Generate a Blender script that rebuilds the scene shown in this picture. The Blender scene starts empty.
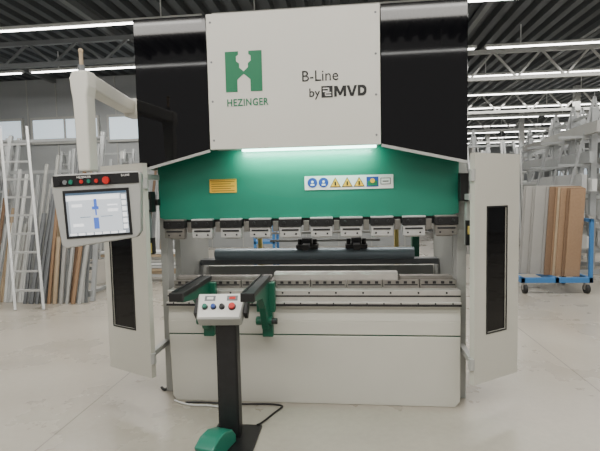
import bpy, bmesh, math, random
from mathutils import Vector, Matrix
random.seed(7)
COL=bpy.context.scene.collection
# ------------------------------------------------------------ materials
def mat(name,col,rough=0.5,metal=0.0,noise=0.06,scale=6.0,emit=None,es=0.0,bump=0.0,coat=0.0,spec=None,alpha=None):
    m=bpy.data.materials.new(name); m.use_nodes=True
    nt=m.node_tree; b=nt.nodes["Principled BSDF"]
    b.inputs["Roughness"].default_value=rough; b.inputs["Metallic"].default_value=metal
    b.inputs["Coat Weight"].default_value=coat
    if spec is not None: b.inputs["Specular IOR Level"].default_value=spec
    tc=nt.nodes.new("ShaderNodeTexCoord"); n=nt.nodes.new("ShaderNodeTexNoise")
    n.inputs["Scale"].default_value=scale; n.inputs["Detail"].default_value=4
    nt.links.new(tc.outputs["Object"],n.inputs["Vector"])
    r=nt.nodes.new("ShaderNodeMapRange")
    r.inputs[3].default_value=1-noise; r.inputs[4].default_value=1+noise
    nt.links.new(n.outputs["Fac"],r.inputs[0])
    mx=nt.nodes.new("ShaderNodeVectorMath"); mx.operation='SCALE'
    mx.inputs[0].default_value=col[:3]
    nt.links.new(r.outputs[0],mx.inputs["Scale"])
    nt.links.new(mx.outputs[0],b.inputs["Base Color"])
    if emit:
        b.inputs["Emission Color"].default_value=(*emit,1); b.inputs["Emission Strength"].default_value=es
    if bump:
        bp=nt.nodes.new("ShaderNodeBump"); bp.inputs["Strength"].default_value=bump
        nt.links.new(n.outputs["Fac"],bp.inputs["Height"]); nt.links.new(bp.outputs[0],b.inputs["Normal"])
    return m
WHITE=mat("powder_white",(0.54,0.53,0.475),0.42,0,0.04,3)
WHITE2=mat("powder_cream",(0.64,0.63,0.58),0.4,0,0.03,3)
LGREY=mat("light_grey",(0.38,0.385,0.37),0.5,0,0.05)
DTRUSS=mat("truss_grey",(0.14,0.15,0.155),0.5,0,0.05)
GREY=mat("mid_grey",(0.17,0.18,0.19),0.5,0,0.06)
BLUEGREY=mat("blue_grey",(0.30,0.36,0.41),0.35,0.3,0.05)
BLACK=mat("black_plastic",(0.008,0.008,0.009),0.4,0,0.1)
GLOSS=mat("black_gloss",(0.003,0.003,0.004),0.04,0,0.05,spec=0.4)
GREEN=mat("green_paint",(0.012,0.17,0.112),0.33,0,0.05)
GREEN2=mat("green_dark",(0.005,0.10,0.057),0.4,0,0.06)
LOGO=mat("logo_green",(0.006,0.16,0.07),0.5,0,0.0)
STEEL=mat("bright_steel",(0.54,0.52,0.49),0.34,0.6,0.14,20)
STEEL2=mat("worn_steel",(0.26,0.245,0.225),0.38,0.7,0.35,14)
JAW=mat("jaw_steel",(0.52,0.52,0.51),0.4,0.4,0.15,24)
DSTEEL=mat("dark_steel",(0.035,0.035,0.037),0.4,0.6,0.2,20)
GALV=mat("galvanised",(0.38,0.395,0.40),0.45,0.4,0.15,12)
RED=mat("red",(0.55,0.02,0.015),0.35,0,0)
YEL=mat("yellow",(0.72,0.40,0.03),0.45,0,0.02)
YELP=mat("yellow_pale",(0.62,0.48,0.12),0.45,0,0.04)
BLUE=mat("blue",(0.015,0.06,0.30),0.4,0,0.02)
LBLUE=mat("cart_blue",(0.05,0.19,0.44),0.4,0,0.05)
PAPER=mat("sign_white",(0.72,0.71,0.68),0.5,0,0)
INK=mat("ink",(0.008,0.008,0.008),0.5,0,0)
LED=mat("led_strip",(0.8,1,0.9),0.4,0,0,emit=(0.6,1.0,0.85),es=9)
TUBE=mat("tube_glow",(1,1,1),0.4,0,0,emit=(1.0,0.98,0.94),es=12)
SCR=mat("screen_pale",(0.3,0.3,0.3),0.3,0,0,emit=(0.72,0.80,0.88),es=0.9)
SCRB=mat("screen_blue",(0.05,0.1,0.4),0.3,0,0,emit=(0.08,0.18,0.6),es=0.8)
SCRD=mat("screen_dark",(0.05,0.08,0.12),0.3,0,0,emit=(0.1,0.16,0.24),es=0.5)
SCRW=mat("screen_white",(0.5,0.5,0.5),0.3,0,0,emit=(0.95,0.97,1.0),es=1.2)
SCRG=mat("screen_grey",(0.2,0.2,0.2),0.3,0,0,emit=(0.35,0.42,0.5),es=0.8)
WOOD=mat("chipboard",(0.29,0.185,0.11),0.7,0,0.15,30)
WOOD2=mat("chipboard_dark",(0.20,0.125,0.075),0.7,0,0.15,30)
WOODL=mat("light_wood",(0.40,0.31,0.21),0.7,0,0.2,10)
BOARDG=mat("grey_board",(0.32,0.315,0.30),0.6,0,0.1,5)
ALU=mat("mill_aluminium",(0.54,0.55,0.55),0.4,0.35,0.08,9)
PWHITE=mat("profile_white",(0.64,0.65,0.64),0.45,0,0.05)
CEILM=mat("ceiling_steel",(0.07,0.078,0.085),0.6,0.1,0.1,4)
WALLM=mat("wall_panel",(0.30,0.315,0.32),0.6,0,0.05,2)
RUB=mat("rubber",(0.02,0.02,0.02),0.7)
GLASS=mat("window_pane",(0.5,0.6,0.65),0.2,0,0,emit=(0.8,0.9,1.0),es=0.7)
# floor
FLOORM=bpy.data.materials.new("concrete_floor"); FLOORM.use_nodes=True
nt=FLOORM.node_tree; b=nt.nodes["Principled BSDF"]; L=nt.links.new
tc=nt.nodes.new("ShaderNodeTexCoord")
n1=nt.nodes.new("ShaderNodeTexNoise"); n1.inputs["Scale"].default_value=0.9; n1.inputs["Detail"].default_value=8; n1.inputs["Roughness"].default_value=0.6
n2=nt.nodes.new("ShaderNodeTexNoise"); n2.inputs["Scale"].default_value=22; n2.inputs["Detail"].default_value=6
L(tc.outputs["Object"],n1.inputs["Vector"]); L(tc.outputs["Object"],n2.inputs["Vector"])
cr=nt.nodes.new("ShaderNodeValToRGB"); cr.color_ramp.elements[0].position=0.25; cr.color_ramp.elements[0].color=(0.30,0.275,0.232,1)
cr.color_ramp.elements[1].position=0.75; cr.color_ramp.elements[1].color=(0.40,0.372,0.318,1)
L(n1.outputs["Fac"],cr.inputs[0])
mr=nt.nodes.new("ShaderNodeMapRange"); mr.inputs[3].default_value=0.9; mr.inputs[4].default_value=1.1; L(n2.outputs["Fac"],mr.inputs[0])
vm=nt.nodes.new("ShaderNodeVectorMath"); vm.operation='SCALE'; L(cr.outputs[0],vm.inputs[0]); L(mr.outputs[0],vm.inputs["Scale"])
sx=nt.nodes.new("ShaderNodeSeparateXYZ"); L(tc.outputs["Object"],sx.inputs[0])
def seam(out,off,per):
    a=nt.nodes.new("ShaderNodeMath"); a.operation='ADD'; a.inputs[1].default_value=off+1000*per; L(out,a.inputs[0])
    m=nt.nodes.new("ShaderNodeMath"); m.operation='MODULO'; m.inputs[1].default_value=per; L(a.outputs[0],m.inputs[0])
    c=nt.nodes.new("ShaderNodeMath"); c.operation='LESS_THAN'; c.inputs[1].default_value=0.012; L(m.outputs[0],c.inputs[0]); return c
s1=seam(sx.outputs[0],1.75,4.0); s2=seam(sx.outputs[1],-2.4,5.0)
mxx=nt.nodes.new("ShaderNodeMath"); mxx.operation='MAXIMUM'; L(s1.outputs[0],mxx.inputs[0]); L(s2.outputs[0],mxx.inputs[1])
mc=nt.nodes.new("ShaderNodeMix"); mc.data_type='RGBA'; L(mxx.outputs[0],mc.inputs[0]); L(vm.outputs[0],mc.inputs[6]); mc.inputs[7].default_value=(0.17,0.155,0.13,1)
L(mc.outputs[2],b.inputs["Base Color"])
mr2=nt.nodes.new("ShaderNodeMapRange"); mr2.inputs[1].default_value=0.3; mr2.inputs[2].default_value=0.7; mr2.inputs[3].default_value=0.22; mr2.inputs[4].default_value=0.36
L(n1.outputs["Fac"],mr2.inputs[0]); L(mr2.outputs[0],b.inputs["Roughness"])

# ------------------------------------------------------------ builder
WL={}
class B:
    def __init__(s): s.bm=bmesh.new()
    def _fin(s,vs,m,M):
        fs=set()
        for v in vs:
            for f in v.link_faces: fs.add(f)
        for f in fs: f.material_index=m
        if M is not None: bmesh.ops.transform(s.bm,matrix=M,verts=list(vs))
    def box(s,x0,x1,y0,y1,z0,z1,m=0,M=None):
        r=bmesh.ops.create_cube(s.bm,size=1); vs=r['verts']
        T=Matrix.Translation(((x0+x1)/2,(y0+y1)/2,(z0+z1)/2))@Matrix.Diagonal((abs(x1-x0),abs(y1-y0),abs(z1-z0),1))
        bmesh.ops.transform(s.bm,matrix=T,verts=vs); s._fin(vs,m,M); return s
    def cyl(s,p0,p1,r,seg=16,m=0,M=None,r2=None):
        p0=Vector(p0);p1=Vector(p1);d=p1-p0
        rr=bmesh.ops.create_cone(s.bm,cap_ends=True,segments=seg,radius1=r,radius2=r if r2 is None else r2,depth=d.length)
        T=Matrix.Translation((p0+p1)/2)@d.to_track_quat('Z','Y').to_matrix().to_4x4()
        bmesh.ops.transform(s.bm,matrix=T,verts=rr['verts']); s._fin(rr['verts'],m,M); return s
    def beam(s,p0,p1,w,h,m=0,M=None):
        p0=Vector(p0);p1=Vector(p1);d=p1-p0
        r=bmesh.ops.create_cube(s.bm,size=1); vs=r['verts']
        T=Matrix.Translation((p0+p1)/2)@d.to_track_quat('Z','Y').to_matrix().to_4x4()@Matrix.Diagonal((w,h,d.length,1))
        bmesh.ops.transform(s.bm,matrix=T,verts=vs); s._fin(vs,m,M); return s
    def sph(s,c,r,m=0,sc=(1,1,1),M=None):
        rr=bmesh.ops.create_uvsphere(s.bm,u_segments=16,v_segments=10,radius=r)
        bmesh.ops.transform(s.bm,matrix=Matrix.Translation(c)@Matrix.Diagonal((*sc,1)),verts=rr['verts']); s._fin(rr['verts'],m,M); return s
    def prism(s,pts,ax,a0,a1,m=0,M=None):
        def P(u,v,a):
            return {'x':(a,u,v),'y':(u,a,v),'z':(u,v,a)}[ax]
        lo=[s.bm.verts.new(P(u,v,a0)) for u,v in pts]; hi=[s.bm.verts.new(P(u,v,a1)) for u,v in pts]
        n=len(pts); fs=[s.bm.faces.new(lo),s.bm.faces.new(hi[::-1])]
        for i in range(n): fs.append(s.bm.faces.new((lo[i],hi[i],hi[(i+1)%n],lo[(i+1)%n])))
        bmesh.ops.recalc_face_normals(s.bm,faces=fs)
        s._fin(lo+hi,m,M); return s
    def text(s,txt,size,x,y,z,m=0,M=None,bold=0.0,align='LEFT',depth=0.002,sx=1.0,sp=1.0):
        c=bpy.data.curves.new("t",'FONT'); c.body=txt; c.size=size; c.extrude=depth; c.offset=bold; c.align_x=align
        c.resolution_u=3; c.space_character=sp
        o=bpy.data.objects.new("t",c); COL.objects.link(o); bpy.context.view_layer.update()
        me=bpy.data.meshes.new_from_object(o.evaluated_get(bpy.context.evaluated_depsgraph_get()))
        bpy.data.objects.remove(o)
        T=Matrix.Translation((x,y,z))@Matrix.Rotation(math.radians(90),4,'X')@Matrix.Diagonal((sx,1,1,1))
        if M is not None: T=M@T
        me.transform(T)
        k=len(s.bm.faces); s.bm.from_mesh(me); s.bm.faces.ensure_lookup_table()
        for f in s.bm.faces[k:]: f.material_index=m
        bpy.data.meshes.remove(me); return s
    def done(s,name,mats,parent=None,label=None,cat=None,bevel=0,smooth=False,org=None,kind=None,group=None,M=None,seg=2):
        if M is not None: bmesh.ops.transform(s.bm,matrix=M,verts=s.bm.verts[:])
        cs=[v.co for v in s.bm.verts]
        if org is None:
            mn=Vector([min(c[i] for c in cs) for i in range(3)]); mxv=Vector([max(c[i] for c in cs) for i in range(3)])
            org=(mn+mxv)/2
            if parent is None: org.z=mn.z
        org=Vector(org)
        bmesh.ops.translate(s.bm,verts=s.bm.verts[:],vec=-org)
        me=bpy.data.meshes.new(name); s.bm.to_mesh(me); s.bm.free()
        if not isinstance(mats,(list,tuple)): mats=[mats]
        for m in mats: me.materials.append(m)
        if smooth:
            for p in me.polygons: p.use_smooth=True
            try: me.set_sharp_from_angle(angle=math.radians(35))
            except Exception: pass
        o=bpy.data.objects.new(name,me); COL.objects.link(o)
        if parent: o.parent=parent; o.location=org-WL[parent.name]
        else: o.location=org
        WL[o.name]=org
        if bevel:
            md=o.modifiers.new("bev",'BEVEL'); md.width=bevel; md.segments=seg; md.limit_method='ANGLE'; md.angle_limit=math.radians(40)
        if label: o["label"]=label
        if cat: o["category"]=cat
        if kind: o["kind"]=kind
        if group: o["group"]=group
        return o
def empty(name,loc,label,cat,group=None):
    o=bpy.data.objects.new(name,None); o.location=loc; COL.objects.link(o); WL[o.name]=Vector(loc)
    o["label"]=label; o["category"]=cat
    if group: o["group"]=group
    return o
def clone(o,dloc=None,loc=None,rot=None):
    c=o.copy(); COL.objects.link(c)
    if loc is not None: c.location=loc
    if dloc is not None: c.location=o.location+Vector(dloc)
    if rot is not None: c.rotation_euler=rot
    for ch in o.children:
        d=ch.copy(); COL.objects.link(d); d.parent=c
    return c

# ------------------------------------------------------------ room
YB=10.5; ZC=5.5
B().box(-14,17,-9,36,-0.1,0).done("floor",FLOORM,kind="structure",org=(0,0,0))
c=B(); x=-14.0
while x<17:
    c.prism([(x,ZC),(x+0.16,ZC),(x+0.2,ZC+0.13),(x+0.32,ZC+0.13),(x+0.36,ZC),(x+0.36,ZC+0.02),(x+0.33,ZC+0.15),(x+0.19,ZC+0.15),(x+0.15,ZC+0.02),(x,ZC+0.02)],'y',-9,36); x+=0.36
c.done("ceiling",CEILM,kind="structure")
c=B().box(-14,2.2,YB,YB+0.2,0,ZC)
x=-14
while x<2.1: c.box(x,x+0.03,YB-0.02,YB,0,ZC,1); x+=1.0
c.done("wall_back",[WALLM,LGREY],kind="structure")
B().box(-14.2,-14,-9,YB+0.2,0,ZC).done("wall_left",WALLM,kind="structure")
B().box(2.2,2.4,YB,36,0,ZC).done("wall_inner",WALLM,kind="structure")
B().box(2.2,17,36,36.2,0,ZC).done("wall_far",WALLM,kind="structure")
B().box(17,17.2,-9,36.2,0,ZC).done("wall_right",WALLM,kind="structure")
k=1
for (x0,x1) in ((-12.5,-10.2),(-9.8,-7.6),(-7.2,-5.0),(-4.6,-2.4)):
    w=B().box(x0,x1,YB-0.05,YB-0.01,3.5,4.2,0)
    w.box(x0-0.06,x1+0.06,YB-0.08,YB,3.42,3.5,1).box(x0-0.06,x1+0.06,YB-0.08,YB,4.2,4.28,1).box(x0-0.06,x0,YB-0.08,YB,3.5,4.2,1).box(x1,x1+0.06,YB-0.08,YB,3.5,4.2,1).box((x0+x1)/2-0.03,(x0+x1)/2+0.03,YB-0.08,YB,3.5,4.2,1)
    w.done("window_%d"%k,[GLASS,LGREY],kind="structure"); k+=1
for i in range(5):
    y=6+i*6
    w=B().box(16.95,16.99,y,y+4.5,2.6,3.9,0).box(16.92,17,y-0.06,y,2.5,4,1).box(16.92,17,y+4.5,y+4.56,2.5,4,1).box(16.92,17,y,y+4.5,2.52,2.6,1).box(16.92,17,y,y+4.5,3.9,3.98,1)
    w.done("window_%d"%k,[GLASS,LGREY],kind="structure"); k+=1

# strip lights
lamp=B().box(-2.8,2.8,-0.05,0.05,5.0,5.06).box(-2.0,-1.98,-0.01,0.01,5.06,5.497).box(1.98,2.0,-0.01,0.01,5.06,5.497).done("strip_light",PWHITE,label="long white suspended fluorescent strip light under the steel ceiling",cat="lamp",group="ceiling strip lights",org=(0,0,5.0))
t=B().cyl((-2.75,0,4.985),(2.75,0,4.985),0.018,8).done("light_tube",TUBE,parent=lamp,org=(0,0,4.985))
first=True
for y in (-8.2,-5.5,-2.8,-0.1,2.6,5.2,8.0,10.7,13.4,16.1,18.8,21.5,24.2,27,30,33):
    for x in (-11,-5.2,0.6,6.4,12.2):
        if y>10 and x<4: continue
        if first: lamp.location=(x,y,5.0); first=False
        else: clone(lamp,loc=(x,y,5.0))
def truss(name,x0,x1,y,zb,zt,m=LGREY):
    c=B().box(x0,x1,y-0.05,y+0.05,zb,zb+0.1).box(x0,x1,y-0.05,y+0.05,zt-0.1,zt)
    n=int((x1-x0)/1.2); d=(x1-x0)/n
    for i in range(n):
        a=x0+i*d; c.beam((a,y,zb+0.05),(a+d/2,y,zt-0.05),0.05,0.05); c.beam((a+d/2,y,zt-0.05),(a+d,y,zb+0.05),0.05,0.05)
    return c.done(name,m,label="grey welded steel lattice girder under the roof",cat="roof truss",group="roof trusses")
for y in (9.4,14.8,20.2,25.6): truss("roof_truss",2.4,17,y,4.55,5.35)
truss("roof_truss",-14,2.2,6.8,4.75,5.35,DTRUSS)
for y in (9.4,14.8,20.2,25.6):
    B().box(8.9,9.1,y+0.08,y+0.28,0,5.498).box(8.85,9.15,y+0.06,y+0.33,0,0.03).done("steel_column",LGREY,label="light grey square steel column carrying the roof",cat="column",group="steel columns",bevel=0.01)
for x in (-9,-5,3.2,6.2,11.5,14.5):
    y1=36 if x>2.3 else YB
    B().box(x-0.06,x+0.06,-8.9,y1-0.01,5.36,5.498).done("roof_purlin",DTRUSS,label="dark grey steel roof beam below the ceiling sheets",cat="roof beam",group="roof beams")

# ------------------------------------------------------------ PRESS BRAKE
PB=empty("press_brake",(0,0.6,0),"large white and green sheet metal press brake with black hood","press brake")
X0,X1=-1.13,1.10
bed=B().prism([(X0+0.01,0.04),(X0+0.04,0.0),(X1-0.04,0.0),(X1,0.045),(X1,0.535),(X0,0.535)],'y',0.0,0.06)
bed.done("bed_panel",WHITE,parent=PB,bevel=0.006)
B().box(X0,X1,0.012,0.06,0.535,0.547).done("trim_strip",GREEN2,parent=PB,label="thin green strip")
B().box(X0,X1,-0.004,0.06,0.547,0.65,0).prism([(-0.004,0.65),(0.06,0.65),(0.06,0.765),(0.012,0.765)],'x',X0,X1,0).done("upper_bed_panel",WHITE,parent=PB,bevel=0.003)
r=B().box(X0,X1,-0.03,0.06,0.765,0.80,0).box(X0,X1,-0.034,-0.03,0.770,0.788,1)
for i in range(18): r.cyl((X0+0.06+i*0.124,-0.038,0.794),(X0+0.06+i*0.124,-0.03,0.794),0.006,8,1)
r.done("support_rail",[STEEL,DSTEEL],parent=PB,label="steel guide rail with dark bolts",bevel=0.002)
t=B().box(X0,X1,0.0,0.40,0.80,0.885,0).box(X0,X1,-0.003,0,0.836,0.848,1)
for i in range(11): t.cyl((X0+0.1+i*0.203,-0.006,0.867),(X0+0.1+i*0.203,0,0.867),0.008,8,1)
t.done("bed_beam",[STEEL,DSTEEL],parent=PB,bevel=0.003)
B().box(X0+0.02,X1-0.02,0.06,0.4,0.0,0.80).done("bed_core",GREY,parent=PB)
for i in range(8):
    a=X0+0.02+i*0.276
    d=B().box(a,a+0.27,0.09,0.26,0.885,0.945,0).box(a+0.01,a+0.26,0.088,0.092,0.905,0.915,1)
    for j in range(4): d.box(a+0.035+j*0.06,a+0.06+j*0.06,0.087,0.09,0.918,0.938,1)
    d.done("die_clamp",[STEEL2,DSTEEL],parent=PB,bevel=0.003)
dp=[(0.12,0.945),(0.23,0.945),(0.23,0.985),(0.21,1.0),(0.19,1.0),(0.175,0.98),(0.16,1.0),(0.14,1.0),(0.12,0.985)]
B().prism(dp,'x',-0.30,0.66).done("bottom_die",STEEL,parent=PB,label="worn steel v groove bottom die")
B().prism([(u,v-0.03 if v>0.95 else v) for u,v in dp],'x',0.68,1.07).done("bottom_die",STEEL2,parent=PB,label="worn steel v groove bottom die")
B().prism([(u,v-0.03 if v>0.95 else v) for u,v in dp],'x',-1.1,-0.33).done("bottom_die",STEEL2,parent=PB,label="worn steel v groove bottom die")
def cframe(x0,x1,m):
    pts=[(0.28,0.0),(1.15,0.0),(1.15,2.85),(0.28,2.85),(0.28,1.75),(0.34,1.7),(0.36,1.6),(0.36,1.0),(0.34,0.9),(0.28,0.86)]
    return B().prism(pts,'x',x0,x1).done("side_frame",m,parent=PB,label="light grey c shaped side plate",bevel=0.004)
cframe(-1.20,-1.15,LGREY); cframe(1.12,1.17,LGREY)
B().box(-1.24,-1.18,0.16,0.28,0.0,2.0,0).done("front_upright",LGREY,parent=PB,bevel=0.004)
B().box(1.11,1.18,0.16,0.28,0.0,2.0,0).done("front_upright",LGREY,parent=PB,bevel=0.004)
# ram
rm=B().prism([(-1.21,1.45),(-1.15,1.43),(1.04,1.43),(1.11,1.45),(1.11,2.5),(-1.21,2.5)],'y',0.10,0.19)
rm.done("ram",GREEN,parent=PB,bevel=0.003)
B().box(-1.15,1.08,0.115,0.175,1.375,1.435,0).done("ram_rail",DSTEEL,parent=PB,bevel=0.002)
cl=[-1.075,-0.85,-0.62,-0.39,-0.155,0.085,0.31,0.54,0.775,1.01]
for i,xc in enumerate(cl):
    c=B().box(xc-0.085,xc+0.085,0.045,0.115,1.368,1.425,0).box(xc-0.085,xc+0.085,0.05,0.115,1.425,1.437,1).box(xc-0.08,xc+0.08,0.055,0.115,1.29,1.366,1)
    c.box(xc-0.065,xc+0.065,0.049,0.055,1.336,1.350,2)
    for dx in (-0.045,0.045): c.cyl((xc+dx,0.035,1.40),(xc+dx,0.045,1.40),0.012,10,2); c.cyl((xc+dx,0.050,1.312),(xc+dx,0.055,1.312),0.008,8,2)
    c.box(xc-0.06,xc+0.06,0.115,0.165,1.275,1.375,1)
    c.done("tool_clamp",[BLACK,STEEL2 if i in(0,9) else JAW,DSTEEL],parent=PB,label="black clamp block with steel jaw",bevel=0.003)
for i,xc in enumerate([-0.965,-0.735,-0.505,-0.275,-0.035,0.2,0.425,0.66,0.89]):
    B().box(xc-0.022,xc+0.022,0.10,0.14,1.33,1.41).done("top_punch",STEEL2,parent=PB,bevel=0.002)
# hood
HY=-0.10
zt=2.92; zb=1.955; zs=1.82
def hood_side(xa,xb,zin,zout):
    return B().prism([(xa,zt),(xa,zin),(xb,zout),(xb,zt)],'y',HY,HY+0.02)
hood_side(-0.715,-1.265,zb,zs).done("hood_side_panel",GLOSS,parent=PB,label="glossy black hood panel",bevel=0.003)
hood_side(0.53,1.12,zb,zs).done("hood_side_panel",GLOSS,parent=PB,label="glossy black hood panel",bevel=0.003)
h=B().box(-0.71,0.525,HY-0.012,HY+0.03,zb,zt,0)
for xx in (-0.68,0.495):
    for zz in (2.02,2.3,2.58,2.86): h.cyl((xx,HY-0.016,zz),(xx,HY-0.012,zz),0.008,10,1)
h.done("hood_front_panel",[WHITE2,GREY],parent=PB,bevel=0.004)
B().beam((-1.265,HY-0.005,zs-0.008),(-0.715,HY-0.005,zb-0.008),0.01,0.02).done("hood_edge",LGREY,parent=PB)
B().beam((0.53,HY-0.005,zb-0.008),(1.12,HY-0.005,zs-0.008),0.01,0.02).done("hood_edge",LGREY,parent=PB)
hb=B().box(-1.26,-1.245,HY+0.02,0.9,zs+0.01,zt,0).box(1.10,1.115,HY+0.02,0.9,zs+0.01,zt,0).box(-1.26,1.115,HY+0.02,1.2,zt-0.02,zt,0)
hb.box(-1.245,1.10,0.25,0.27,1.83,zt-0.02,1)
hb.done("hood_body",[WHITE2,GREY],parent=PB)
B().box(-0.70,0.52,HY+0.03,0.09,zb+0.01,zb+0.03).done("hood_underside",LGREY,parent=PB)
B().box(-0.50,0.50,0.0,0.05,zb-0.008,zb+0.01).done("led_strip",LED,parent=PB,label="lit white led work light strip")
# lettering
lg=B(); Y=HY-0.0135
def LP(pts,m=0):
    lx,lz,w,hh=-0.578,2.362,0.268,0.285
    lg.prism([(lx+u*w,lz+v*hh) for u,v in pts],'y',Y-0.002,Y+0.002,m)
LP([(0,0),(0.32,0),(0.32,0.30),(0.5,0.44),(0.5,0.50),(0.38,0.60),(0.38,0.70),(0.30,0.76),(0.30,0.88),(0.36,0.92),(0.36,1.0),(0,1.0)])
LP([(1,0),(0.68,0),(0.68,0.30),(0.5,0.44),(0.5,0.50),(0.62,0.60),(0.62,0.70),(0.70,0.76),(0.70,0.88),(0.64,0.92),(0.64,1.0),(1,1.0)])
lg.text("HEZINGER",0.070,-0.575,Y,2.262,0,bold=0.0012,sx=0.84,sp=1.12)
lg.done("logo_emblem",LOGO,parent=PB,label="green emblem with green company lettering")
B().text("B-Line",0.108,-0.03,Y,2.412,0,sx=0.96).done("machine_lettering",[INK],parent=PB,label="black model lettering")
lg=B()
lg.text("by",0.085,0.022,Y,2.303,0,bold=0.0006)
def GP(x,w,pts): 
    h=0.074; lg.prism([(x+u*w,2.297+v*h) for u,v in pts],'y',Y-0.002,Y+0.002,0)
GP(0.202,0.085,[(0,0),(0.22,0),(0.22,1),(0,1)]); GP(0.202,0.085,[(0.78,0),(1,0),(1,1),(0.78,1)])
GP(0.202,0.085,[(0.18,1),(0.22,0.55),(0.42,0.12),(0.5,0.12),(0.5,0.42),(0.28,1)]); GP(0.202,0.085,[(0.82,1),(0.78,0.55),(0.58,0.12),(0.5,0.12),(0.5,0.42),(0.72,1)])
GP(0.290,0.074,[(0,1),(0.36,0),(0.5,0),(0.5,0.28),(0.27,1)]); GP(0.290,0.074,[(1,1),(0.64,0),(0.5,0),(0.5,0.28),(0.73,1)])
GP(0.368,0.062,[(0,0),(0.3,0),(0.3,1),(0,1)])
GP(0.368,0.062,[(0.3,1),(0.3,0.76),(0.5,0.74),(0.66,0.62),(0.70,0.5),(1,0.5),(0.97,0.72),(0.82,0.92),(0.58,1)])
GP(0.368,0.062,[(0.3,0),(0.3,0.24),(0.5,0.26),(0.66,0.38),(0.70,0.5),(1,0.5),(0.97,0.28),(0.82,0.08),(0.58,0)])
lg.box(0.112,0.192,Y-0.002,Y+0.002,2.294,2.374,0)
for q in ((0.123,0.168,2.353,2.361),(0.160,0.168,2.338,2.361),(0.123,0.168,2.333,2.341),(0.137,0.181,2.322,2.330),(0.137,0.145,2.304,2.330),(0.137,0.181,2.304,2.312)):
    lg.box(q[0],q[1],Y-0.004,Y-0.002,q[2],q[3],1)
lg.done("maker_lettering",[INK,PAPER],parent=PB,label="bold black maker lettering with square emblem")
# stickers on ram
s=B().box(-0.79,-0.575,0.096,0.10,1.64,1.745,0)
for i in range(5): s.box(-0.775,-0.62 if i%2 else -0.59,0.0945,0.096,1.652+i*0.018,1.656+i*0.018,1)
s.box(-0.785,-0.58,0.0945,0.096,1.737,1.741,1)
s.done("warning_label",[YEL,INK],parent=PB,label="small yellow printed warning label")
s=B().box(-0.04,0.63,0.096,0.10,1.645,1.75,0)
for xc in (0.02,0.105):
    s.cyl((xc,0.093,1.70),(xc,0.096,1.70),0.038,20,1); s.sph((xc,0.094,1.706),0.011,0,(1,0.2,1)); s.box(xc-0.014,xc+0.014,0.0915,0.093,1.677,1.690,0)
for xc in (0.195,0.285,0.375):
    s.prism([(xc-0.042,1.663),(xc+0.042,1.663),(xc,1.738)],'y',0.094,0.096,4)
    s.prism([(xc-0.034,1.668),(xc+0.034,1.668),(xc,1.729)],'y',0.0925,0.0945,2)
    s.box(xc-0.006,xc+0.006,0.091,0.093,1.675,1.705,4)
s.box(0.43,0.52,0.094,0.096,1.66,1.735,1); s.box(0.438,0.512,0.0925,0.094,1.668,1.705,3); s.cyl((0.475,0.0905,1.705),(0.475,0.0925,1.705),0.018,14,2)
s.box(0.535,0.61,0.094,0.096,1.675,1.725,4); s.box(0.54,0.605,0.0925,0.094,1.68,1.72,0); s.box(0.55,0.595,0.091,0.0925,1.695,1.703,4)
s.done("safety_sign",[PAPER,BLUE,YEL,LOGO,INK],parent=PB,label="white safety pictogram strip with blue circles and yellow triangles")
# light curtain devices
lc=B().box(-1.29,-1.22,-0.02,0.06,1.50,1.66,0).box(-1.275,-1.235,-0.025,-0.02,1.52,1.60,1)
lc.box(-1.29,-1.23,0.0,0.05,1.17,1.30,0).box(-1.28,-1.24,-0.005,0,1.18,1.26,2)
lc.box(-1.27,-1.25,0.0,0.04,1.30,1.50,1).box(-1.26,-1.20,0.05,0.17,1.55,1.6,0)
lc.done("laser_guard",[BLACK,GREY,YELP],parent=PB,label="black and yellow light curtain unit",bevel=0.004)
lc=B().box(1.09,1.15,-0.02,0.05,1.54,1.74,0).box(1.135,1.17,-0.02,0.04,1.22,1.54,3)
lc.box(1.13,1.18,-0.03,0.0,1.22,1.40,0).box(1.14,1.17,-0.034,-0.03,1.30,1.36,2).box(1.11,1.15,0.05,0.17,1.6,1.65,0)
lc.done("laser_guard",[BLACK,GREY,YELP,LGREY],parent=PB,label="black and yellow light curtain unit",bevel=0.004)
# doors
def door(xi,yi,xo,yo,z0,z1,fa,fb,wz1):
    a=Vector((xi,yi,0));bb=Vector((xo,yo,0));d=bb-a;w=d.length
    ang=math.atan2(d.y,d.x)
    M=Matrix.Translation(a)@Matrix.Rotation(ang,4,'Z')
    t0,t1=(-0.02,0.02)
    c=B()
    wx0,wx1=fa*w,fb*w; wz0=0.60
    c.box(0,wx0,t0,t1,z0,z1).box(wx1,w,t0,t1,z0,z1).box(wx0,wx1,t0,t1,z0,wz0).box(wx0,wx1,t0,t1,wz1,z1)
    bmesh.ops.remove_doubles(c.bm,verts=c.bm.verts[:],dist=1e-4)
    o=c.done("side_door",WHITE,parent=PB,M=M,label="white swing guard door")
    c=B().box(wx0-0.002,wx1+0.002,-0.012,0.012,wz0-0.002,wz1+0.002,0)
    for yy in (t0-0.003,t1-0.001):
        for q in ((wx0-0.012,wx0,wz0-0.012,wz1+0.012),(wx1,wx1+0.012,wz0-0.012,wz1+0.012),(wx0,wx1,wz0-0.012,wz0),(wx0,wx1,wz1,wz1+0.012)):
            c.box(q[0],q[1],yy,yy+0.004,q[2],q[3],1)
    c.done("door_window",[GLOSS,BLACK],parent=o,M=M,label="black tinted viewing window")
    for z in (z0+0.15,z1-0.15):
        B().cyl((0,0.0,z-0.04),(0.0,0.0,z+0.04),0.022,12).done("hinge",LGREY,parent=o,M=M)
    return o
door(1.14,-0.15,1.53,0.12,0.24,1.87,0.28,0.70,1.49)
door(-1.205,-0.14,-1.66,0.08,0.24,1.87,0.34,0.84,1.42)
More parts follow.
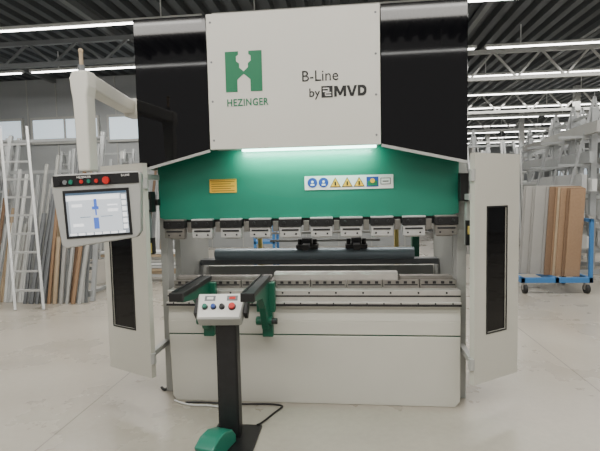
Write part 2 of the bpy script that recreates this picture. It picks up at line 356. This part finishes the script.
for z in (0.40,1.55): B().box(1.12,1.16,-0.14,0.17,z,z+0.04).done("door_bracket",LGREY,parent=PB)
for z in (0.40,1.75): B().box(-1.24,-1.20,-0.13,0.17,z,z+0.04).done("door_bracket",LGREY,parent=PB)
# back gauge
bg=B().box(-1.14,1.11,0.85,0.97,0.95,1.0,1).cyl((-0.97,0.8,1.06),(0.88,0.8,1.06),0.055,24,0)
bg.done("back_gauge_beam",[BLUEGREY,GREY],parent=PB,smooth=True,label="blue grey back gauge beam")
for xc in (-0.09,0.36):
    B().box(xc-0.1,xc+0.1,0.72,0.86,1.115,1.15,0).box(xc-0.03,xc+0.03,0.55,0.74,1.12,1.17,0).box(xc-0.045,xc+0.045,0.72,0.84,1.15,1.21,1).cyl((xc-0.07,0.78,1.15),(xc-0.07,0.78,1.2),0.02,12,0).cyl((xc+0.07,0.78,1.15),(xc+0.07,0.78,1.2),0.02,12,0).done("gauge_finger",[BLACK,DSTEEL],parent=PB,bevel=0.004,label="black back gauge stop finger")
B().box(-0.5,0.6,1.1,1.14,1.22,1.24,0).done("gauge_crossbar",STEEL,parent=PB)
B().box(-0.5,0.6,1.1,1.14,1.14,1.16,0).done("gauge_crossbar",STEEL2,parent=PB)
for xc in (-0.62,0.77):
    B().box(xc-0.02,xc+0.02,1.2,1.24,0.0,1.9,0).done("rear_post",YELP,parent=PB,label="pale yellow rear post")
B().box(0.93,1.0,1.25,1.35,0,1.95).done("rear_post",GREEN2,parent=PB,label="green rear post")
B().box(-1.14,1.11,1.10,1.14,0.0,0.90,0).done("rear_panel",LGREY,parent=PB)
for xc in (-0.95,0.82):
    B().cyl((xc,0.45,1.9),(xc,0.45,2.7),0.12,24).done("hydraulic_cylinder",DSTEEL,parent=PB,smooth=True)
# front support arms
def arm(xc):
    o=B().box(xc-0.035,xc+0.035,-0.66,-0.04,0.975,1.01,0).box(xc-0.04,xc-0.03,-0.66,-0.04,1.0,1.02,0)
    o.box(xc-0.045,xc+0.045,-0.69,-0.66,0.96,1.015,0)
    o=o.done("support_arm",BLACK,parent=PB,bevel=0.004,label="black sheet support arm")
    g=B().prism([(-0.04,0.74),(-0.04,0.975),(-0.62,0.975),(-0.62,0.94),(-0.34,0.90),(-0.22,0.80),(-0.13,0.62),(-0.04,0.62)],'x',xc-0.025,xc+0.025)
    g.box(xc-0.07,xc+0.07,-0.09,-0.035,0.74,0.96)
    g.box(xc-0.03,xc+0.05,-0.09,-0.035,0.55,0.74)
    g.cyl((xc-0.07,-0.11,0.68),(xc+0.05,-0.11,0.68),0.032,14)
    g.done("arm_bracket",GREEN2,parent=o,bevel=0.005,label="green cast bracket")
    B().cyl((xc+0.05,-0.12,0.68),(xc+0.09,-0.12,0.68),0.022,12).done("clamp_knob",BLACK,parent=o,smooth=True)
arm(-0.79); arm(-0.335)
for xc in (-0.95,0.9): B().cyl((xc,0.9,0),(xc,0.9,0.04),0.08,16).done("machine_foot",DSTEEL,parent=PB)

# ---- control pendant arm + monitor
pend=B()
pend.beam((-1.28,-0.74,2.32),(-1.44,0.16,2.335),0.105,0.095,0)
pend.prism([(-1.335,2.27),(-1.34,2.33),(-1.315,2.37),(-1.225,2.37),(-1.222,2.28),(-1.236,2.22),(-1.238,1.78),(-1.312,1.78),(-1.325,2.20)],'y',-0.81,-0.71,0)
pend.done("pendant_arm",WHITE2,parent=PB,bevel=0.012,seg=3,label="white swivel arm")
B().box(-1.47,-1.255,0.10,0.24,2.26,2.40).done("arm_mount",WHITE2,parent=PB,bevel=0.005)
B().cyl((-1.285,-0.76,2.365),(-1.285,-0.76,2.41),0.02,12,0).cyl((-1.285,-0.76,2.41),(-1.285,-0.76,2.49),0.011,12,1).sph((-1.285,-0.76,2.495),0.015,1).done("status_light",[GREY,WOODL],parent=PB,smooth=True)
MM=Matrix.Translation((-1.205,-0.77,1.555))@Matrix.Rotation(math.radians(14),4,'Z')@Matrix.Rotation(math.radians(-2.2),4,'Y')@Matrix.Diagonal((0.84,1,0.97,1))
mo=B().prism([(-0.285,0.22),(0.285,0.22),(0.305,0.2),(0.27,-0.16),(0.24,-0.195),(-0.25,-0.235),(-0.275,-0.21),(-0.31,0.19)],'y',-0.03,0.05,0)
mo.box(-0.2,0.2,0.05,0.09,-0.16,0.16,1)
mon=mo.done("control_monitor",[LGREY,GREY],parent=PB,M=MM,bevel=0.008,label="grey operator control panel with touch screen")
B().box(-0.235,0.215,-0.036,-0.030,-0.175,0.12).done("screen_bezel",BLACK,parent=mon,M=MM,bevel=0.003)
s=B(); ZS=Matrix.Translation((-0.01,0,-0.004))@Matrix.Diagonal((1,1,0.92,1))
s.box(-0.205,0.205,-0.039,-0.036,-0.17,0.115,0)
def R(x0,x1,z0,z1,m,l=1): s.box(x0,x1,-0.039-0.0008*l,-0.0385,z0,z1,m)
R(-0.205,0.205,0.10,0.115,1); R(-0.205,0.205,-0.17,-0.15,3); R(0.165,0.205,-0.15,0.10,3)
for i in range(6): R(0.17,0.2,-0.14+i*0.04,-0.11+i*0.04,4,2)
for i in range(7): R(-0.195+i*0.055,-0.15+i*0.055,-0.167,-0.153,4,2)
R(-0.20,0.155,0.065,0.095,4); R(-0.205,-0.19,-0.15,0.06,3)
R(-0.02,0.0,0.01,0.07,2,2); R(-0.035,0.01,0.0,0.02,2,2); R(-0.015,-0.005,-0.04,0.0,2,2)
R(-0.03,0.005,-0.13,-0.055,2,2); R(-0.12,-0.05,-0.05,-0.047,1,2); R(0.02,0.1,-0.05,-0.047,1,2)
R(0.07,0.14,-0.02,0.0,4,2); R(0.07,0.14,0.02,0.03,4,2); R(-0.17,-0.10,0.02,0.04,4,2); R(-0.17,-0.10,-0.11,-0.09,4,2)
s.done("touch_screen",[SCR,SCRD,SCRB,SCRG,SCRW],parent=mon,M=MM@ZS,label="lit touch screen with pale bending drawing")
s=B().box(-0.29,0.29,-0.034,-0.03,0.145,0.21,0)
s.text("HEZINGER",0.02,-0.13,-0.035,0.19,1).text("B-LINE",0.02,0.17,-0.035,0.19,1)
s.done("button_strip",[BLACK,PAPER],parent=mon,M=MM)
for i,(xx,m,rr) in enumerate(((-0.25,BLACK,0.014),(-0.21,GREY,0.014),(-0.17,GREEN,0.014),(-0.10,RED,0.012),(-0.05,GREEN,0.012),(0.0,RED,0.012),(0.07,RED,0.022))):
    q=B().cyl((xx,-0.045,0.170),(xx,-0.034,0.170),rr,14)
    if rr>0.02: q.cyl((xx,-0.065,0.170),(xx,-0.045,0.170),rr,16)
    q.done("push_button",m,parent=mon,M=MM)

# ------------------------------------------------------------ foot pedal stand
FP=empty("foot_pedal_stand",(-0.5,-0.55,0),"black floor stand with white button console and green foot pedal","machine control stand")
B().box(-0.645,-0.33,-0.90,-0.37,0.0,0.018).done("base_plate",BLACK,parent=FP,bevel=0.004)
c=B().box(-0.585,-0.445,-0.55,-0.47,0.018,0.86,0).box(-0.575,-0.455,-0.556,-0.55,0.05,0.80,1)
c.done("column",[BLACK,DSTEEL],parent=FP,bevel=0.006)
CM=Matrix.Translation((-0.53,-0.58,0.91))@Matrix.Rotation(math.radians(4),4,'Z')@Matrix.Rotation(math.radians(-45),4,'X')
c=B().prism([(-0.15,-0.095),(0.13,-0.095),(0.155,0.095),(-0.165,0.095)],'y',0.0,0.09)
con=c.done("console_box",LGREY,parent=FP,M=CM,bevel=0.01)
c=B().prism([(-0.14,-0.083),(0.12,-0.083),(0.145,0.086),(-0.155,0.086)],'y',-0.004,0.0,0)
c.box(-0.115,-0.045,-0.006,-0.004,0.035,0.072,1).box(0.03,0.10,-0.006,-0.004,0.035,0.072,1)
c.box(-0.10,-0.06,-0.0075,-0.006,0.045,0.063,0).box(0.045,0.085,-0.0075,-0.006,0.045,0.063,2)
c.done("console_face",[PAPER,GREY,RED],parent=con,M=CM,label="white printed faceplate")
for xx,m in ((-0.105,GREEN),(-0.05,BLUE),(0.005,BLACK),(0.07,RED)):
    r=0.020 if m is RED else 0.014
    B().cyl((xx,-0.012,-0.012),(xx,-0.004,-0.012),r+0.005,16,1).cyl((xx,-0.028,-0.012),(xx,-0.012,-0.012),r,16,0).done("push_button",[m,DSTEEL],parent=con,M=CM,smooth=True)
for q in ((-0.178,-0.152),(0.142,0.168)):
    B().box(q[0],q[1],0.01,0.08,-0.05,0.07,0).done("console_side",BLACK,parent=con,M=CM,bevel=0.004)
pm=Matrix.Translation((-0.56,-0.735,0.018))@Matrix.Rotation(math.radians(-14),4,'Z')
c=B()
c.prism([(-0.16,0),(0.16,0),(0.16,0.05),(0.12,0.10),(0.02,0.135),(-0.06,0.13),(-0.12,0.10),(-0.13,0.09),(-0.10,0.04),(-0.16,0.02)],'x',-0.066,0.066)
ped=c.done("foot_pedal",GREEN,parent=FP,M=pm,bevel=0.02,seg=4,smooth=True,label="green hooded foot switch")
B().box(-0.055,0.055,-0.15,-0.06,0.03,0.045).done("pedal_plate",BLACK,parent=ped,M=pm,bevel=0.004)

# cables
def cable(name,pts,r,m,label,cat="cable"):
    cu=bpy.data.curves.new(name,'CURVE'); cu.dimensions='3D'; cu.bevel_depth=r; cu.bevel_resolution=2
    sp=cu.splines.new('NURBS'); sp.points.add(len(pts)-1); sp.order_u=4; sp.use_endpoint_u=True
    for i,p in enumerate(pts): sp.points[i].co=(*p,1)
    o=bpy.data.objects.new(name,cu); COL.objects.link(o); bpy.context.view_layer.update()
    me=bpy.data.meshes.new_from_object(o.evaluated_get(bpy.context.evaluated_depsgraph_get())); bpy.data.objects.remove(o)
    me.materials.clear(); me.materials.append(m)
    o=bpy.data.objects.new(name,me); COL.objects.link(o); o["label"]=label; o["category"]=cat; return o
cable("power_cable",[(-0.36,-0.39,0.026),(-0.34,-0.34,0.008),(-0.26,-0.12,0.008),(-0.2,-0.06,0.008),(-0.35,-0.03,0.008),(-0.62,-0.07,0.008),(-0.85,-0.03,0.008),(-1.0,-0.05,0.008)],0.007,DSTEEL,"thin dark pedal cable lying on the concrete floor")
cable("power_cable",[(-1.1,-0.02,0.009),(-0.95,-0.12,0.009),(-0.8,-0.06,0.009),(-0.7,-0.13,0.009),(-0.6,-0.1,0.009)],0.007,PWHITE,"thin white cable lying on the concrete floor")
cable("power_cable",[(-1.45,0.75,0.012),(-1.35,0.5,0.012),(-1.2,0.55,0.012),(-1.28,0.3,0.012),(-1.22,0.1,0.012),(-1.3,0.2,0.012)],0.011,RUB,"black rubber cable looped on the floor beside the machine")

# ------------------------------------------------------------ left racks
def lean_rack(xa,xb,yf,h,lab):
    c=B()
    for x in (xa,xb):
        c.beam((x,yf,0),(x-0.05,yf+0.75,h),0.06,0.06); c.beam((x+0.3,yf,0),(x+0.2,yf+0.75,h),0.06,0.06)
        n=int(h/0.3)
        for i in range(1,n+1):
            t=i/(n+0.3); c.beam((x-0.05*t,yf+0.75*t,h*t),(x+0.3-0.1*t,yf+0.75*t,h*t),0.035,0.035)
        c.beam((x,yf+1.3,0),(x-0.05,yf+0.78,h),0.05,0.05); c.beam((x,yf,0.04),(x,yf+1.3,0.04),0.05,0.05)
    for z in (0.5,1.3,2.1,h-0.1):
        y=yf+0.75*z/h+0.04; c.beam((xa,y,z),(xb+0.25,y,z),0.05,0.05)
    c.beam((xa,yf+0.02,0.12),(xb+0.3,yf+0.02,0.12),0.06,0.1)
    return c.done("profile_rack",GALV,label=lab,cat="storage rack",group="leaning profile racks")
RL="galvanised steel lattice rack holding leaning metal profiles"
lean_rack(-5.75,-4.05,3.3,2.75,RL); lean_rack(-8.6,-6.6,4.6,2.9,RL); lean_rack(-5.2,-3.4,6.6,2.6,RL); lean_rack(-7.8,-5.9,8.2,3.0,RL)
pm_={}
def leaner(x,y,h,w,t,m,lean,tx):
    wd=m in (WOODL,WOOD,WOOD2)
    if m.name not in pm_:
        o=B().box(-0.5,0.5,-0.5,0.5,0,1).box(-0.5,-0.4,-0.9,-0.5,0,1).done("wooden_batten" if wd else "metal_profile",m,org=(0,0,0),
            label="long narrow leaning wooden batten on the rack" if wd else "long narrow leaning metal profile on the galvanised rack",cat="batten" if wd else "profile",group="leaning strips on the racks")
        pm_[m.name]=o
    else: o=pm_[m.name].copy(); COL.objects.link(o)
    o.scale=(w,t,h); o.location=(x,y,0.0); o.rotation_euler=(-lean,tx,0)
    return o
pal=[ALU,ALU,PWHITE,PWHITE,LGREY,LGREY,WOODL,GALV,GALV,BOARDG,WOOD2,GREY,GREY,DTRUSS]
def row(x0,x1,n,y,h0,h1,w0,w1,pal,lean):
    for i in range(n):
        leaner(x0+(x1-x0)*i/(n-1),y,random.uniform(h0,h1),random.uniform(w0,w1),0.03,random.choice(pal),lean,0.05*math.sin(i*0.9))
row(-5.4,-3.8,34,3.2,1.2,2.8,0.03,0.045,pal,0.255)
row(-4.75,-3.85,10,3.1,0.9,1.9,0.03,0.06,[WOODL,WOOD,BOARDG,GREY,LGREY],0.255)
row(-8.3,-6.5,24,4.5,1.8,3.2,0.03,0.07,pal,0.24)
row(-5.0,-3.2,24,6.5,1.3,2.6,0.03,0.07,pal,0.27)
row(-7.6,-5.8,20,8.1,1.8,3.1,0.03,0.08,pal,0.23)
def ladder(xb,yb,xt,yt,h,w,n):
    c=B(); a=Vector((xb,yb,0)); t=Vector((xt,yt,h)); d=Vector((w,0.04,0))
    c.beam(a,t,0.035,0.07); c.beam(a+d,t+d,0.035,0.07)
    for i in range(1,n): 
        q=a.lerp(t,i/n); c.beam(q,q+d,0.03,0.03)
    c.done("ladder",ALU,label="aluminium ladder leaning against the profile rack",cat="ladder",group="leaning ladders")
ladder(-4.62,2.72,-5.18,3.35,2.78,0.42,10)
ladder(-5.35,2.75,-5.7,3.4,2.7,0.40,9)
for i in range(9):
    B().box(-4.35-0.02*i,-2.35-random.uniform(0,.5),4.9+random.uniform(-.05,.05),5.2,0.1+i*0.055,0.145+i*0.055).done("metal_profile",random.choice([ALU,PWHITE,WOODL]),label="long metal profile lying in a low stack",cat="profile",group="stacked profiles on floor")
for q in ((-4.2,-4.1),(-2.9,-2.8)):
    B().box(q[0],q[1],4.8,5.3,0,0.1).done("wooden_bearer",WOODL,label="short wooden bearer under the stacked profiles",cat="timber",group="wooden bearers")

# blue frame behind
c=B()
for x in (-1.17,-0.87):
    for y in (3.6,4.0): c.box(x-0.02,x+0.02,y-0.02,y+0.02,0,1.28)
for z in (0.4,0.85,1.22): c.box(-1.19,-0.85,3.58,4.02,z,z+0.04)
c.done("blue_shelf_frame",LBLUE,label="blue painted steel shelf frame behind the machine",cat="shelf",bevel=0.004)

# ------------------------------------------------------------ right: trolley with boards
TR=empty("board_trolley",(3.5,4.25,0),"blue steel trolley on black casters carrying upright boards","trolley")
c=B().box(2.95,4.0,3.85,3.91,0.17,0.25).box(2.95,4.0,4.65,4.71,0.17,0.25).box(2.95,3.01,3.85,4.71,0.17,0.25).box(3.94,4.0,3.85,4.71,0.17,0.25).box(3.45,3.51,3.85,4.71,0.17,0.25)
c.box(3.95,4.0,3.86,3.91,0.25,1.15).box(3.95,4.0,4.65,4.70,0.25,1.15).box(3.95,4.0,3.86,4.70,1.1,1.15).box(2.95,3.0,4.65,4.70,0.25,1.0)
c.done("trolley_frame",LBLUE,parent=TR,bevel=0.004)
for x in (3.02,3.93):
    for y in (3.9,4.66):
        B().cyl((x-0.025,y,0.075),(x+0.025,y,0.075),0.075,20,0).box(x-0.035,x+0.035,y-0.03,y+0.03,0.13,0.17,1).box(x-0.035,x-0.028,y-0.02,y+0.02,0.06,0.14,1).box(x+0.028,x+0.035,y-0.02,y+0.02,0.06,0.14,1).done("caster",[RUB,STEEL],parent=TR,smooth=True)
def board(x0,x1,y,z1,m,lab,sh=0.0,lean=0.06):
    M=Matrix.Translation((0,y,0.255))@Matrix.Rotation(-lean,4,'X')
    B().prism([(x0,0),(x1,0),(x1+sh,z1),(x0+sh,z1)],'y',0,0.022).done("grey_board" if m is BOARDG else "wood_board",m,M=M,label=lab,cat="board",group="boards on the trolley")
GL="upright light grey board standing on the blue trolley"; BL="upright brown chipboard panel standing on the blue trolley"
xs=3.62
for i in range(6):
    board(xs,3.84,3.93+i*0.03,1.36+0.008*i,[WOOD,WOOD2,WOOD,WOODL,WOOD,WOOD2][i],BL,0.10,0.05); xs-=(0.03,0.08,0.03,0.02,0.08,0.0)[i]
xs-=0.03
for i in range(5):
    board(xs,3.80,4.12+i*0.03,1.40+0.005*i,BOARDG,GL,0.10,0.05); xs-=(0.16,0.02,0.10,0.02,0)[i]

# right racks
def canti(x,y,L,H,rot,n=4,nj=9):
    c=B()
    for yy in (0.0,L/2,L):
        c.box(-0.05,0.05,yy-0.05,yy+0.05,0,H); c.box(-0.6,0.6,yy-0.06,yy+0.06,0,0.08)
        c.beam((0.75,yy,0.08),(0.0,yy,H+0.2),0.04,0.04); c.beam((-0.75,yy,0.08),(0.0,yy,H+0.2),0.04,0.04)
        for k in range(n):
            z=0.45+k*(H-0.5)/n; c.beam((-0.6,yy,z+0.04),(0.6,yy,z+0.04),0.05,0.05)
    c.beam((0,0,H-0.1),(0,L,H-0.1),0.05,0.05); c.beam((0,0,0.4),(0,L/2,H-0.2),0.03,0.03); c.beam((0,L/2,H-0.2),(0,L,0.4),0.03,0.03)
    o=c.done("cantilever_rack",GALV,label="galvanised steel cantilever rack loaded with white profiles",cat="storage rack",group="cantilever racks",org=(0,0,0))
    o.location=(x,y,0); o.rotation_euler=(0,0,rot)
    for k in range(n):
        z=0.45+k*(H-0.5)/n+0.067
        for j in range(nj):
            xx=-0.5+j*1.0/(nj-1)
            lim=0.70*(1-z/(H+0.2))
            if abs(xx)<0.1 or abs(xx)>lim-0.02: continue
            m=random.choice([ALU,PWHITE,PWHITE,LGREY,GALV,BOARDG]); hh=random.uniform(0.05,0.32)
            p=B().box(-0.04,0.04,-random.uniform(0.2,0.6),L+random.uniform(0.1,0.4),0,hh).box(-0.012,0.012,-0.19,L+0.09,hh,hh+0.02).done("metal_profile",m,org=(0,0,0),label="long metal profile lying on the cantilever rack",cat="profile",group="profiles on the cantilever racks")
            v=Matrix.Rotation(rot,3,'Z')@Vector((xx,0,z)); p.location=Vector((x,y,0))+v; p.rotation_euler=(0,0,rot)
canti(4.85,5.6,2.0,3.1,-0.10,5)
canti(4.2,11.2,4.5,3.3,0.0)
canti(6.1,8.6,3.2,3.4,0.0,5)
canti(6.2,16.4,5,3.4,0.0)
canti(3.4,18,5,3.2,0.0,3)
canti(8.0,13.2,4.5,3.6,0.0,5)
lean_rack(3.1,4.5,8.5,2.9,RL)
row(3.2,4.7,24,8.43,1.8,3.0,0.03,0.06,[ALU,PWHITE,LGREY,GALV,BOARDG],0.25)

# ------------------------------------------------------------ lights
def area(x,y,z,sx,sy,e,col=(1,0.96,0.89),rot=(0,0,0)):
    l=bpy.data.lights.new("ceiling_and_hood_light",'AREA'); l.shape='RECTANGLE'; l.size=sx; l.size_y=sy; l.energy=e; l.color=col
    o=bpy.data.objects.new("ceiling_and_hood_light",l); o.location=(x,y,z); o.rotation_euler=rot; COL.objects.link(o)
area(0,-2.6,4.9,10,0.6,340); area(0,-5.5,4.9,10,0.6,270); area(-5,2.4,4.9,8,0.6,240); area(6,2.6,4.9,8,0.6,240)
area(-5,7.8,4.9,9,0.6,270); area(8,8.2,4.9,9,0.6,340); area(9,15,4.9,10,2,560); area(9,24,4.9,10,2,560); area(0,1.9,4.9,6,0.6,150)
area(-0.03,0.02,1.94,1.0,0.05,10,(0.6,1.0,0.85),(math.radians(35),0,0))  # added lamp under the hood, casts the LED strip's mint glow on the ram
W=bpy.data.worlds.new("World"); bpy.context.scene.world=W; W.use_nodes=True
bg=W.node_tree.nodes["Background"]; bg.inputs[0].default_value=(1.0,0.97,0.92,1); bg.inputs[1].default_value=0.42

# ------------------------------------------------------------ camera
cd=bpy.data.cameras.new("Camera"); cam=bpy.data.objects.new("Camera",cd); COL.objects.link(cam)
cd.sensor_width=36; cd.lens=27; cd.clip_end=200
C=Vector((0.28,-3.36,1.61)); yaw=math.radians(6); p=math.radians(3.9); r=0.022
F=Vector((-math.sin(yaw)*math.cos(p),math.cos(yaw)*math.cos(p),-math.sin(p)))
R0=Vector((math.cos(yaw),math.sin(yaw),0)); U0=R0.cross(F)
Rr=math.cos(r)*R0-math.sin(r)*U0; U=math.cos(r)*U0+math.sin(r)*R0
m3=Matrix((Rr,U,-F)).transposed(); cam.matrix_world=Matrix.Translation(C)@m3.to_4x4()
bpy.context.scene.camera=cam
